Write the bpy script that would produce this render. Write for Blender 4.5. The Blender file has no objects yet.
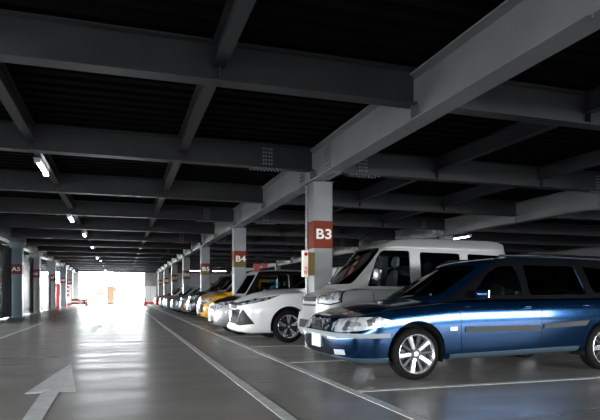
import bpy, bmesh, math, random
from mathutils import Vector, Matrix
from mathutils.bvhtree import BVHTree
from mathutils.geometry import tessellate_polygon
random.seed(7)
PI = math.pi
C = bpy.context.scene.collection
SC = bpy.context.scene

# ---------------------------------------------------------------- camera
cam_d = bpy.data.cameras.new('camera'); cam = bpy.data.objects.new('camera', cam_d); C.objects.link(cam)
cam.location = (0, 0, 1.05); cam.rotation_euler = (math.radians(90), 0, math.radians(-17.84))
cam_d.sensor_width = 36; cam_d.lens = 555 / 600 * 36; cam_d.shift_y = 84 / 600
cam_d.clip_start = .05; cam_d.clip_end = 400
SC.camera = cam
# ---------------------------------------------------------------- world and view
W = bpy.data.worlds.new('sky'); SC.world = W; W.use_nodes = True
bg = W.node_tree.nodes['Background']; bg.inputs['Color'].default_value = (.93, .97, 1, 1); bg.inputs['Strength'].default_value = 30.0
vs = SC.view_settings; vs.view_transform = 'Standard'; vs.look = 'None'; vs.gamma = 1; vs.use_curve_mapping = False
vs.exposure = 0.27
SC.cycles.max_bounces = 10; SC.cycles.diffuse_bounces = 5; SC.cycles.glossy_bounces = 5
SC.cycles.transparent_max_bounces = 16; SC.cycles.transmission_bounces = 4
SC.cycles.caustics_reflective = True; SC.cycles.caustics_refractive = False
SC.cycles.use_denoising = True; SC.cycles.sample_clamp_indirect = 12

Y0, Y1 = -12.0, 61.6        # rear and far ends of the deck
XL, XR = -12.0, 24.0
def portal(name, loc, rot, sx, sy):
    l = bpy.data.lights.new(name, 'AREA'); l.shape = 'RECTANGLE'; l.size = sx; l.size_y = sy
    l.cycles.is_portal = True
    o = bpy.data.objects.new(name, l); C.objects.link(o); o.location = loc; o.rotation_euler = rot
portal('portal_far', (-4, Y1 + .6, 1.8), (-PI/2, 0, 0), 16, 3.6)
portal('portal_rear', (1, Y0 - .3, 1.5), (PI/2, 0, 0), 14, 1.3)
portal('portal_rear_right', (15, Y0 - .3, 2.15), (PI/2, 0, 0), 14, 2.5)
portal('portal_left', (XL - .3, 20, 1.75), (0, -PI/2, 0), 1.4, 66)

# ---------------------------------------------------------------- materials
def mat(name, col, rough=.6, metal=0., coat=0., noise=None, scale=6., bump=0., emis=None, spec=.5):
    m = bpy.data.materials.new(name); m.use_nodes = True
    nt = m.node_tree; b = nt.nodes['Principled BSDF']
    b.inputs['Base Color'].default_value = (*col, 1); b.inputs['Roughness'].default_value = rough
    b.inputs['Metallic'].default_value = metal; b.inputs['Coat Weight'].default_value = coat*.6
    b.inputs['Coat Roughness'].default_value = .07
    b.inputs['Specular IOR Level'].default_value = spec
    if emis:
        b.inputs['Emission Color'].default_value = (*emis[0], 1); b.inputs['Emission Strength'].default_value = emis[1]
    tc = nt.nodes.new('ShaderNodeTexCoord'); n = nt.nodes.new('ShaderNodeTexNoise')
    n.inputs['Scale'].default_value = scale; n.inputs['Detail'].default_value = 5
    nt.links.new(tc.outputs['Object'], n.inputs['Vector'])
    a = noise if noise is not None else .06
    r = nt.nodes.new('ShaderNodeValToRGB')
    r.color_ramp.elements[0].position = .3; r.color_ramp.elements[1].position = .7
    r.color_ramp.elements[0].color = (*[c * (1 - a) for c in col], 1)
    r.color_ramp.elements[1].color = (*[min(1, c * (1 + a)) for c in col], 1)
    nt.links.new(n.outputs['Fac'], r.inputs['Fac']); nt.links.new(r.outputs['Color'], b.inputs['Base Color'])
    if bump:
        bp = nt.nodes.new('ShaderNodeBump'); bp.inputs['Strength'].default_value = bump; bp.inputs['Distance'].default_value = .02
        nt.links.new(n.outputs['Fac'], bp.inputs['Height']); nt.links.new(bp.outputs['Normal'], b.inputs['Normal'])
    return m
def glass(name, tint, refl=.06):
    m = bpy.data.materials.new(name); m.use_nodes = True; nt = m.node_tree; nt.nodes.clear()
    o = nt.nodes.new('ShaderNodeOutputMaterial'); mx = nt.nodes.new('ShaderNodeMixShader')
    t = nt.nodes.new('ShaderNodeBsdfTransparent'); g = nt.nodes.new('ShaderNodeBsdfGlossy'); f = nt.nodes.new('ShaderNodeFresnel')
    t.inputs['Color'].default_value = (*tint, 1); g.inputs['Roughness'].default_value = .02; g.inputs['Color'].default_value = (1, 1, 1, 1)
    f.inputs['IOR'].default_value = 1.5
    nt.links.new(f.outputs[0], mx.inputs[0]); nt.links.new(t.outputs[0], mx.inputs[1]); nt.links.new(g.outputs[0], mx.inputs[2])
    nt.links.new(mx.outputs[0], o.inputs['Surface'])
    return m
def lampmat(name, lo, hi, scale):
    m = mat(name, hi, .25, .5, .6); nt = m.node_tree; b = nt.nodes['Principled BSDF']
    v = nt.nodes.new('ShaderNodeTexVoronoi'); v.inputs['Scale'].default_value = scale
    tc = nt.nodes.new('ShaderNodeTexCoord'); r = nt.nodes.new('ShaderNodeValToRGB')
    r.color_ramp.elements[0].color = (*lo, 1); r.color_ramp.elements[1].color = (*hi, 1)
    r.color_ramp.elements[0].position = .25; r.color_ramp.elements[1].position = .55
    nt.links.new(tc.outputs['Object'], v.inputs['Vector']); nt.links.new(v.outputs['Color'], r.inputs['Fac'])
    nt.links.new(r.outputs['Color'], b.inputs['Base Color'])
    return m
M = {}
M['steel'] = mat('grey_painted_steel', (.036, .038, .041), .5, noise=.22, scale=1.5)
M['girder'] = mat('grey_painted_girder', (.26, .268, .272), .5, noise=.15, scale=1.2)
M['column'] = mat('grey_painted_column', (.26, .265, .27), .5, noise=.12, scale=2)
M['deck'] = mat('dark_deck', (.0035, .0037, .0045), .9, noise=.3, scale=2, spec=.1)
M['galv'] = mat('galvanised_plate', (.4, .4, .39), .45, .3, noise=.2, scale=20)
M['white_paint'] = mat('road_paint', (.72, .72, .70), .42, noise=.22, scale=9)
M['arrow_paint'] = mat('arrow_paint', (.70, .71, .70), .42, noise=.12, scale=7)
M['rubber'] = mat('tyre_rubber', (.006, .006, .006), .75, spec=.2)
M['plastic'] = mat('black_plastic', (.008, .008, .009), .5, spec=.2)
M['dark'] = mat('black_trim', (.005, .005, .006), .2, spec=.25)
M['well'] = mat('wheel_well', (.006, .006, .006), .9)
M['rim'] = mat('polished_alloy', (.82, .83, .84), .22, .85)
M['rim_dark'] = mat('grey_alloy', (.05, .05, .055), .45, .5)
M['chrome'] = mat('chrome', (.75, .76, .78), .12, 1.)
M['plate'] = mat('plate_white', (.85, .85, .85), .5)
M['lamp'] = lampmat('headlight_lens', (.10, .11, .12), (.70, .73, .75), 18)
M['lamp_dark'] = lampmat('dark_headlight_lens', (.01, .01, .012), (.35, .37, .4), 16)
M['lens_clear'] = mat('fog_lens', (.75, .78, .8), .15, .3, 1)
M['red_lens'] = mat('red_lens', (.55, .01, .02), .15, 0, 1)
M['orange_lens'] = mat('amber_lens', (.8, .25, .02), .15, 0, 1)
M['glass'] = glass('window_glass', (.66, .70, .69))
M['glass_dark'] = glass('tinted_glass', (.22, .25, .25))
M['seat_grey'] = mat('seat_fabric', (.6, .6, .58), .9)
M['seat_dark'] = mat('seat_leather', (.10, .11, .10), .5)
M['beige'] = mat('beige_trim', (.55, .53, .48), .7)
M['dash'] = mat('dashboard', (.02, .02, .022), .6)
M['signred'] = mat('sign_red_brown', (.19, .033, .014), .6, spec=.15)
M['olive'] = mat('sign_olive', (.15, .105, .03), .6, spec=.15)
M['signred2'] = mat('sign_dark_red', (.16, .012, .018), .5)
M['white'] = mat('white_lettering', (.85, .84, .80), .5)
M['cream'] = mat('cream_metal', (.78, .72, .60), .5)
M['red'] = mat('bright_red', (.75, .03, .03), .4)
M['tube'] = mat('lit_tube', (1, 1, 1), .5, emis=((.92, .97, 1), 14))
M['fixture'] = mat('fixture_white', (.7, .7, .7), .5)
M['yellow'] = mat('sign_yellow', (.22, .15, .015), .5)
M['green'] = mat('sign_green', (.45, .6, .05), .5, emis=((.5, .7, .1), .4))
M['cone'] = mat('cone_red', (.75, .06, .05), .45)
M['outside'] = mat('outside_concrete', (.55, .55, .54), .9)
M['asphalt'] = mat('asphalt', (.05, .05, .05), .9)  # dark tone chosen to dim light bounced from the unseen ground
M['panel_black'] = mat('black_gloss_panel', (.010, .011, .013), .4, spec=.15)
M['bluegrey'] = mat('blue_grey_panel', (.13, .19, .23), .4)
def paint(name, col, metal=.35, rough=.3): return mat(name, col, rough, metal, 1., noise=.02, scale=200)
M['p_blue'] = paint('blue_paint', (.003, .038, .115), .85, .13)
M['p_blue_light'] = paint('blue_grey_trim', (.05, .085, .11), .1, .45)
M['p_silver'] = paint('silver_paint', (.42, .42, .412), .55)
M['strip_grey'] = mat('bumper_strip_grey', (.24, .27, .28), .4)
M['trim_grey'] = mat('door_trim_grey', (.045, .048, .05), .65)
M['p_white'] = paint('white_paint', (.86, .86, .85), 0.)
M['p_black'] = paint('black_paint', (.008, .008, .010), .2)
M['p_yellow'] = paint('yellow_paint', (.75, .36, .02), 0.)
M['p_cyan'] = paint('cyan_paint', (.05, .33, .62), .1)
M['p_lblue'] = paint('light_blue_paint', (.34, .46, .52), .3)
M['p_brown'] = paint('brown_paint', (.32, .22, .18), .3)
M['p_red'] = paint('red_paint', (.5, .02, .02), .1)

# polished concrete floor
def floor_mat():
    m = mat('polished_concrete', (.12, .12, .115), .3); nt = m.node_tree; b = nt.nodes['Principled BSDF']
    tc = nt.nodes.new('ShaderNodeTexCoord')
    mp = nt.nodes.new('ShaderNodeMapping'); mp.inputs['Scale'].default_value = (.35, 1.6, 1)
    n1 = nt.nodes.new('ShaderNodeTexNoise'); n1.inputs['Scale'].default_value = 1.2; n1.inputs['Detail'].default_value = 8; n1.inputs['Roughness'].default_value = .62
    n2 = nt.nodes.new('ShaderNodeTexNoise'); n2.inputs['Scale'].default_value = 1.1; n2.inputs['Detail'].default_value = 7
    nt.links.new(tc.outputs['Object'], mp.inputs['Vector']); nt.links.new(mp.outputs[0], n1.inputs['Vector']); nt.links.new(tc.outputs['Object'], n2.inputs['Vector'])
    r = nt.nodes.new('ShaderNodeValToRGB'); r.color_ramp.elements[0].position = .3; r.color_ramp.elements[1].position = .72
    r.color_ramp.elements[0].color = (.225, .218, .198, 1); r.color_ramp.elements[1].color = (.345, .336, .31, 1)
    nt.links.new(n2.outputs['Fac'], r.inputs['Fac']); nt.links.new(r.outputs['Color'], b.inputs['Base Color'])
    rr = nt.nodes.new('ShaderNodeMapRange'); rr.inputs['From Min'].default_value = .3; rr.inputs['From Max'].default_value = .7
    rr.inputs['To Min'].default_value = .24; rr.inputs['To Max'].default_value = .46
    nt.links.new(n1.outputs['Fac'], rr.inputs['Value']); nt.links.new(rr.outputs[0], b.inputs['Roughness'])
    bp = nt.nodes.new('ShaderNodeBump'); bp.inputs['Strength'].default_value = .12; bp.inputs['Distance'].default_value = .02
    nt.links.new(n1.outputs['Fac'], bp.inputs['Height']); nt.links.new(bp.outputs['Normal'], b.inputs['Normal'])
    return m
M['floor'] = floor_mat()

# ---------------------------------------------------------------- mesh helpers
def link(name, me, m=None, parent=None, smooth=False, loc=None):
    o = bpy.data.objects.new(name, me); C.objects.link(o)
    if m is not None and not me.materials:
        for x in (m if isinstance(m, (list, tuple)) else [m]): me.materials.append(M[x] if isinstance(x, str) else x)
    if parent: o.parent = parent
    if loc: o.location = loc
    if smooth:
        me.shade_smooth()
    return o
def obj(name, bm, m, parent=None, smooth=False, loc=None, sharp=None):
    bmesh.ops.recalc_face_normals(bm, faces=bm.faces)
    me = bpy.data.meshes.new(name); bm.to_mesh(me); bm.free()
    o = link(name, me, m, parent, smooth, loc)
    if smooth and sharp: me.set_sharp_from_angle(angle=math.radians(sharp))
    return o
def tag(o, label, cat, group=None, kind=None):
    o['label'] = label; o['category'] = cat
    if group: o['group'] = group
    if kind: o['kind'] = kind
    return o
def empty(name, loc, label, cat, group=None, kind=None, rz=0):
    o = bpy.data.objects.new(name, None); C.objects.link(o); o.location = loc; o.rotation_euler = (0, 0, rz); o.empty_display_size = .2
    return tag(o, label, cat, group, kind)
def copy_tree(o, parent=None):
    c = o.copy(); C.objects.link(c)
    if parent: c.parent = parent; c.matrix_parent_inverse = o.matrix_parent_inverse
    for ch in list(o.children): copy_tree(ch, c)
    return c
def box(bm, x0, x1, y0, y1, z0, z1, mi=0):
    v = [bm.verts.new(p) for p in ((x0,y0,z0),(x1,y0,z0),(x1,y1,z0),(x0,y1,z0),(x0,y0,z1),(x1,y0,z1),(x1,y1,z1),(x0,y1,z1))]
    for f in ((0,3,2,1),(4,5,6,7),(0,1,5,4),(1,2,6,5),(2,3,7,6),(3,0,4,7)):
        bm.faces.new([v[i] for i in f]).material_index = mi
def tube(bm, pts, r, seg=10, cap=True):
    rings = []; pts = [Vector(p) for p in pts]
    for i, p in enumerate(pts):
        d = (pts[min(i+1, len(pts)-1)] - pts[max(i-1, 0)]).normalized()
        a = d.orthogonal().normalized() if not rings else (ua - d * ua.dot(d)).normalized()
        ua = a; b = d.cross(a); rr = r[i] if isinstance(r, (list, tuple)) else r
        rings.append([bm.verts.new(p + (a*math.cos(t) + b*math.sin(t)) * rr) for t in (2*PI*k/seg for k in range(seg))])
    for A, B in zip(rings, rings[1:]):
        for k in range(seg): bm.faces.new((A[k], A[(k+1) % seg], B[(k+1) % seg], B[k]))
    if cap: bm.faces.new(rings[0]); bm.faces.new(rings[-1])
def lathe_y(bm, prof, cx, cy, cz, seg=40, closed=True):     # profile of (radius, y) round an axis along y
    rings = []
    for r, y in prof:
        rings.append([bm.verts.new((cx + r*math.cos(t), cy + y, cz + r*math.sin(t))) for t in (2*PI*k/seg for k in range(seg))])
    n = len(rings)
    for i in range(n if closed else n-1):
        A, B = rings[i], rings[(i+1) % n]
        for k in range(seg): bm.faces.new((A[k], A[(k+1) % seg], B[(k+1) % seg], B[k]))
def prism(bm, poly, axis, a0, a1):                        # polygon extruded along an axis
    def P(u, v, a): return {'y': (u, a, v), 'x': (a, u, v), 'z': (u, v, a)}[axis]
    A = [bm.verts.new(P(u, v, a0)) for u, v in poly]; B = [bm.verts.new(P(u, v, a1)) for u, v in poly]
    n = len(poly)
    bm.faces.new(A); bm.faces.new(B[::-1])
    for i in range(n): bm.faces.new((A[i], B[i], B[(i+1) % n], A[(i+1) % n]))
def rnd(poly, r, n=4):                                    # round the corners of a polygon
    out = []; N = len(poly)
    for i in range(N):
        p, a, b = Vector(poly[i]), Vector(poly[i-1]), Vector(poly[(i+1) % N])
        ra = min(r, (a-p).length*.45); rb = min(r, (b-p).length*.45)
        s = p + (a-p).normalized()*ra; e = p + (b-p).normalized()*rb
        for k in range(n+1):
            t = k/n; out.append(tuple(s*(1-t)**2 + p*2*t*(1-t) + e*t*t))
    return out
def evaluated(me, mods):                                  # mesh after modifiers; mods: (type, settings)
    o = bpy.data.objects.new('tmp', me); C.objects.link(o); tmp = []
    for i, (t, s) in enumerate(mods):
        md = o.modifiers.new('m%d' % i, t)
        for k, v in s.items():
            if k == 'object':
                c = bpy.data.objects.new('cut', v); C.objects.link(c); tmp.append(c); v = c
            setattr(md, k, v)
    dg = bpy.context.evaluated_depsgraph_get(); r = bpy.data.meshes.new_from_object(o.evaluated_get(dg))
    for c in tmp: bpy.data.objects.remove(c)
    bpy.data.objects.remove(o)
    r.materials.clear()
    return r
def bm_mesh(bm):
    bmesh.ops.recalc_face_normals(bm, faces=bm.faces); me = bpy.data.meshes.new('t'); bm.to_mesh(me); bm.free(); return me
def lerp(tab, x):
    if x <= tab[0][0]: return tab[0][1]
    for (a, p), (b, q) in zip(tab, tab[1:]):
        if x <= b:
            return p + (q-p)*(x-a)/(b-a)
    return tab[-1][1]
def smooth(tab, x):                                       # monotone cubic
    if x <= tab[0][0]: return tab[0][1]
    if x >= tab[-1][0]: return tab[-1][1]
    n = len(tab); d = [(tab[i+1][1]-tab[i][1])/(tab[i+1][0]-tab[i][0]) for i in range(n-1)]
    m = [d[0]] + [0 if d[i-1]*d[i] <= 0 else 2*d[i-1]*d[i]/(d[i-1]+d[i]) for i in range(1, n-1)] + [d[-1]]
    for i in range(n-1):
        if x <= tab[i+1][0]:
            h = tab[i+1][0]-tab[i][0]; t = (x-tab[i][0])/h
            return ((2*t**3-3*t*t+1)*tab[i][1] + (t**3-2*t*t+t)*h*m[i] + (-2*t**3+3*t*t)*tab[i+1][1] + (t**3-t*t)*h*m[i+1])
    return tab[-1][1]

# ---------------------------------------------------------------- structure
def struct(name, bm, m, label, cat, group=None, **k):
    return tag(obj(name, bm, m, **k), label, cat, group, 'structure')
bm = bmesh.new(); box(bm, XL-.2, XR, Y0-.5, Y1+.5, -.3, 0)
struct('floor', bm, 'floor', 'polished dark grey concrete floor of the parking deck', 'floor')
bm = bmesh.new(); box(bm, -80, 80, Y1+.5, 160, -.32, -.02)
struct('ground', bm, 'outside', 'pale ground outside the far opening washed out by daylight', 'ground')
bm = bmesh.new(); box(bm, -80, 80, -60, Y0-.5, -.32, -.02); box(bm, -80, XL-.2, Y0-.5, Y1+.5, -.32, -.02)
struct('yard', bm, 'asphalt', 'unseen ground beside and behind the parking deck, kept dark to cut bounced light', 'ground')  # unseen ground, set dark so little light bounces up to the beams
bm = bmesh.new(); box(bm, XL-.2, XL, Y0-.5, Y1-8, 2.4, 4.12); box(bm, XL-.2, XL, Y0-.5, Y1-8, -.3, 1.1)
struct('unseen_wall_left', bm, 'steel', 'unseen grey wall added on the left, its opening sized to limit the daylight', 'wall')  # unseen wall added to keep daylight from the left off the beams
# ribbed deck
bm = bmesh.new()
pitch = .30; y = Y0; prof = []
while y < Y1:
    prof += [(y, 3.93), (y+.13, 3.93), (y+.16, 4.0), (y+.27, 4.0)]; y += pitch
lo = [[bm.verts.new((x, a, z)) for a, z in prof] for x in (XL, XR)]
hi = [[bm.verts.new((x, a, 4.12)) for a in (prof[0][0], prof[-1][0])] for x in (XL, XR)]
for i in range(len(prof)-1): bm.faces.new((lo[0][i], lo[0][i+1], lo[1][i+1], lo[1][i]))
bm.faces.new((hi[0][0], hi[1][0], hi[1][1], hi[0][1]))
bm.faces.new(lo[0] + [hi[0][1], hi[0][0]]); bm.faces.new(lo[1] + [hi[1][1], hi[1][0]])
bm.faces.new((lo[0][0], lo[1][0], hi[1][0], hi[0][0])); bm.faces.new((lo[0][-1], hi[0][1], hi[1][1], lo[1][-1]))
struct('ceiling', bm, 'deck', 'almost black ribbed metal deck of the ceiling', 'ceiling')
bm = bmesh.new()
for bx in ((XL, 8, 2.1, 4.1), (8, XR, 3.4, 4.1), (XL, 8, 0, .9), (8, XR, 0, .9), (XL, -5, .9, 2.1), (22, XR, .9, 3.4)): box(bm, bx[0], bx[1], Y0-.4, Y0-.1, bx[2], bx[3])
struct('unseen_wall_front', bm, 'steel', 'unseen grey wall added behind the viewer, its openings cut to shape the daylight', 'wall')  # unseen wall added; openings steer daylight onto cars and right-hand beams
bm = bmesh.new(); box(bm, XR, XR+.2, Y0-.5, Y1+.5, -.3, 4.1)
struct('wall_right', bm, 'steel', 'dark wall beyond the second aisle on the right', 'wall')

def ibeam(bm, axis, c, a0, a1, z0, z1, wf, tf=.02, tw=.012):
    for (u0, u1, p, q) in ((c-wf/2, c+wf/2, z0, z0+tf), (c-wf/2, c+wf/2, z1-tf, z1), (c-tw/2, c+tw/2, z0+tf, z1-tf)):
        if axis == 'x': box(bm, a0, a1, u0, u1, p, q)
        else: box(bm, u0, u1, a0, a1, p, q)
def stiff(bm, axis, c, a, z0, z1, wf, t=.012):
    if axis == 'x': box(bm, a-t/2, a+t/2, c-wf/2+.01, c+wf/2-.01, z0, z1)
    else: box(bm, c-wf/2+.01, c+wf/2-.01, a-t/2, a+t/2, z0, z1)
def bolts(bm, pts, ax, r=.019, h=.024):
    for p in pts:
        q = list(p); d = {'x': 0, 'y': 1, 'z': 2}[ax[1]]; q[d] += h * (1 if ax[0] == '+' else -1)
        tube(bm, [p, q], r, 6)
COLW = .40; DB = 7.93; YB3 = 10.15
rows = [YB3 + DB*(k-3) for k in range(2, 10)]              # near faces of the column rows 2..9
HG0, HG1, HB0, HB1 = 3.25, 3.86, 3.45, 3.90
beam_ys = [YB3 + .12 + DB/2*k for k in range(-5, 14)]
lines = {'A': -4.50, 'B': 3.68, 'C': 11.7}
ORD = ['first','second','third','fourth','fifth','sixth','seventh','eighth','ninth','tenth','eleventh','twelfth','thirteenth','fourteenth','fifteenth','sixteenth','seventeenth','eighteenth','nineteenth','twentieth']
# longitudinal girders, one length per column bay
for nm, gx in lines.items():
    ends = [Y0] + [r + COLW/2 for r in rows if r + COLW/2 < Y1 - 2] + [Y1]
    for i, (a, b) in enumerate(zip(ends, ends[1:])):
        bm = bmesh.new(); w = .28
        ibeam(bm, 'y', gx-.04, a+.002, b-.002, HG0, HG1, w, .025, .014)
        for by in beam_ys:
            if a < by < b: stiff(bm, 'y', gx-.04, by, HG0, HB0+.02, w)
        if nm == 'A': nx = 'above the left pillars'
        elif nm == 'B': nx = 'above the numbered B pillars'
        else: nx = 'above the far right pillars'
        o = tag(obj('girder', bm, 'girder'), 'long grey steel girder length %s, %s from the camera' % (nx, ORD[i]), 'girder', 'girders ' + nx, 'structure')
        if nm == 'A' or b > 45: continue
        for yy in (b-.75, a+.75):
            if yy < 0 or yy > 40: continue
            bm = bmesh.new(); bb = bmesh.new()
            for s in (-1, 1):
                X = gx-.04 + s*.007
                box(bm, min(X, X+s*.012), max(X, X+s*.012), yy-.14, yy+.14, HG0+.06, HG1-.06)
                bolts(bb, [(X+s*.012, yy+dy, HG0+.1+k*.075) for k in range(6) for dy in (-.09, -.035, .035, .09)], '+x' if s > 0 else '-x')
            box(bm, gx-.04-w/2, gx-.04+w/2, yy-.3, yy+.3, HG0-.012, HG0)
            bolts(bb, [(gx-.04+dx, yy-.26+k*.075, HG0-.012) for k in range(8) for dx in (-.11, -.05, .05, .11)], '-z')
            pl = obj('splice_plate', bm, 'girder', o); obj('bolt_rows', bb, 'girder', pl)['kind'] = 'stuff'
# cross beams
xs_seg = [XL, lines['A'], lines['B'], lines['C'], XR]
names = ['left of the left pillars', 'over the drive aisle', 'over the right parking bays', 'over the far right aisle']
for k, by in enumerate(beam_ys):
    for s in range(4):
        a, b = xs_seg[s], xs_seg[s+1]
        if s == 0 and by < 20: continue
        a2 = a + (.05 if s else 0); b2 = b - (.13 if s < 3 else 0)
        bm = bmesh.new(); ibeam(bm, 'x', by, a2, b2, HB0, HB1, .22, .018, .012)
        if s in (1, 2):
            for sx in ((-1.45, 1.05) if s == 1 else (6.32, 9.0)): stiff(bm, 'x', by, sx, HB0, HB1, .22)
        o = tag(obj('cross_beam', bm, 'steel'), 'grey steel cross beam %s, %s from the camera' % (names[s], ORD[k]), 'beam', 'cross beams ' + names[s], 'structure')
        if (k - 5) % 2 == 0 and s in (1, 2) and 5 < by < 45:
            for xx in ((b2-.9,) if s == 1 else (a2+.9, b2-.9)):
                bm = bmesh.new(); bb = bmesh.new()
                box(bm, xx-.12, xx+.12, by-.018, by+.018, HB0+.05, HB1-.05)
                bolts(bb, [(xx+dx, by-.018, HB0+.08+j*.07) for j in range(5) for dx in (-.08, -.03, .03, .08)], '-y')
                box(bm, xx-.35, xx+.35, by-.11, by+.11, HB0-.012, HB0)
                bolts(bb, [(xx-.3+j*.067, by+dy, HB0-.012) for j in range(10) for dy in (-.08, .08)], '-z')
                pl = obj('splice_plate', bm, 'steel', o); obj('bolt_rows', bb, 'girder', pl)['kind'] = 'stuff'
# small joists along the aisle
for sx, nm in ((-1.45, 'left joist line carrying the lamps'), (1.05, 'middle joist line over the aisle'), (-3.95 - 2.6, 'joist line beyond the left pillars'), (6.32, 'first joist line over the right bays'), (9.0, 'second joist line over the right bays')):
    for k, (a, b) in enumerate(zip(beam_ys, beam_ys[1:])):
        if b < 1: continue
        bm = bmesh.new(); ibeam(bm, 'y', sx, a+.012, b-.012, 3.62, 3.90, .15, .012, .009)
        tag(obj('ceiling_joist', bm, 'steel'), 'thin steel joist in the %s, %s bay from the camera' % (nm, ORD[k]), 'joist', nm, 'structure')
# far end frame: header and right wall piece
bm = bmesh.new(); box(bm, XL, XR, Y1-.1, Y1+.2, 3.32, 3.95)
struct('trim_1', bm, 'steel', 'steel header over the bright far opening', 'header')
bm = bmesh.new(); box(bm, 2.35, XR, Y1, Y1+.2, 0, 3.36)
box(bm, -5.2, -4.2, Y1, Y1+.2, 0, 3.36)
struct('wall_back', bm, 'column', 'grey end wall at the sides of the bright far opening', 'wall')

# ---------------------------------------------------------------- pillars
def text(s, size, loc, rot, m, parent, name='lettering', off=.006, space=1.05):
    cu = bpy.data.curves.new(name, 'FONT'); cu.body = s; cu.size = size; cu.extrude = .002; cu.offset = off
    cu.align_x = 'CENTER'; cu.align_y = 'CENTER'; cu.space_character = space; cu.resolution_u = 3
    cu.materials.append(M[m]); o = bpy.data.objects.new(name, cu); C.objects.link(o); o.parent = parent
    o.location = loc; o.rotation_euler = rot; o.scale = (1.18, 1, 1); return o
def pillar(x0, y0, word, zlab, bandmat, low=None, lab=None, w=COLW, cmat='column', letter=.24, grp=None):
    h = HG1 if w < .5 else HG0
    bm = bmesh.new(); prism(bm, rnd([(x0, y0), (x0+w, y0), (x0+w, y0+w), (x0, y0+w)], .03, 2), 'z', .012, HG0-.012)
    p = struct('pillar', bm, cmat, lab, 'pillar', grp)
    bm = bmesh.new(); box(bm, x0-.05, x0+w+.05, y0-.05, y0+w+.05, 0, .012)
    bolts(bm, [(x0-.02, y0-.02, .012), (x0+w+.02, y0-.02, .012), (x0-.02, y0+w+.02, .012), (x0+w+.02, y0+w+.02, .012)], '+z', .012, .02)
    obj('base_plate', bm, 'galv', p)
    bm = bmesh.new(); box(bm, x0-.03, x0+w+.03, y0-.03, y0+w+.03, HG0-.012, HG0-.002)
    obj('cap_plate', bm, 'steel', p)
    if bandmat:
        e = .004; z0, z1 = zlab
        bm = bmesh.new(); prism(bm, rnd([(x0-e, y0-e), (x0+w+e, y0-e), (x0+w+e, y0+w+e), (x0-e, y0+w+e)], .034, 2), 'z', z0, z1)
        if low:
            for f in bm.faces: f.material_index = 0
        bd = obj('painted_band', bm, bandmat, p)
        if low:
            bm = bmesh.new(); e = .006; prism(bm, rnd([(x0-e, y0-e), (x0+w+e, y0-e), (x0+w+e, y0+w+e), (x0-e, y0+w+e)], .036, 2), 'z', z0, z0+(z1-z0)*.45)
            obj('lower_band', bm, low, bd)['label'] = 'olive lower half of the painted band'
        if word:
            text(word, letter, (x0+w/2+.01, y0-.011, (z0+z1)/2), (PI/2, 0, 0), 'white', bd)
    return p
for k, y0 in enumerate(rows):
    n = k + 2
    if y0 > Y1 - 3: break
    word = 'B%d' % n
    pillar(3.545, y0, word, (1.94, 2.475), 'signred', None if n <= 3 else 'olive', 'grey square steel pillar marked %s in white on a red-brown band' % word, grp='pillars of the B row', letter=.27 if n == 3 else .27)
    pillar(11.5, y0, None, None, None, lab='plain grey steel pillar of the far right row, %s from the camera' % ORD[k], grp='pillars of the far right row')
acols = [(-4.30, 27.9, 'A5'), (-4.30, 33.5, 'A6'), (-4.30, 41.4, 'A7'), (-4.30, 49.0, 'A8'), (-4.30, 55.2, 'A9'), (-4.3, 20, 'A4')]
for x, y, wd in acols[:5]:
    pillar(x-.5, y, wd, (1.95, 2.4), 'signred2', None, 'blue-grey square pillar marked %s in white on a dark red band' % wd, w=.5, cmat='bluegrey' if wd in ('A5', 'A8') else 'column', letter=.25, grp='pillars of the A row')
# pipes at the corner of the B3 pillar
bm = bmesh.new(); tube(bm, [(3.50, YB3+.30, .01), (3.50, YB3+.30, 3.1), (3.50, YB3+.30, 3.2)], .022, 10)
for z in (.6, 1.5, 2.6): box(bm, 3.48, 3.543, YB3+.27, YB3+.33, z, z+.03)
tag(obj('conduit_pipe', bm, 'galv', smooth=True, sharp=40), 'thin grey conduit running up the side of the B3 pillar', 'pipe')
a = empty('alarm_box', (3.395, YB3-.02, 1.38), 'cream fire alarm box with red lamp mounted on the B3 pillar', 'alarm box')
bm = bmesh.new(); prism(bm, rnd([(-.10, -.10), (.0, -.10), (.0, .02), (-.10, .02)], .012, 2), 'z', 0, .50); obj('housing', bm, 'cream', a)
bm = bmesh.new(); box(bm, .0, .145, -.06, .10, .03, .47); obj('side_case', bm, 'olive', a)
bm = bmesh.new(); lathe_y(bm, [(0.001, -.135), (.02, -.132), (.034, -.115), (.036, -.10), (.001, -.10)], -.05, 0, .43, 16, False); obj('lamp', bm, 'red_lens', a, smooth=True)
def strokes(segs, cx, cz, sz, m, parent, name):
    bm = bmesh.new()
    for x0, z0, x1, z1 in segs: tube(bm, [(cx+x0*sz, -.102, cz+z0*sz), (cx+x1*sz, -.102, cz+z1*sz)], .005, 6)
    obj(name, bm, m, parent)
strokes([(0, .5, 0, .1), (0, .1, -.45, -.5), (0, .1, .45, -.5), (-.35, .25, -.2, 0), (.35, .25, .2, 0)], -.05, .17, .07, 'red', a, 'character')
strokes([(-.3, .5, -.3, -.5), (-.5, .2, -.1, .2), (-.3, .15, -.5, -.2), (.2, .5, -.05, .15), (.2, .5, .5, .15), (0, .05, .4, .05), (0, -.2, .4, -.2), (.2, .05, .2, -.45), (-.05, -.45, .45, -.45)], -.05, .085, .07, 'red', a, 'character')

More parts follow.
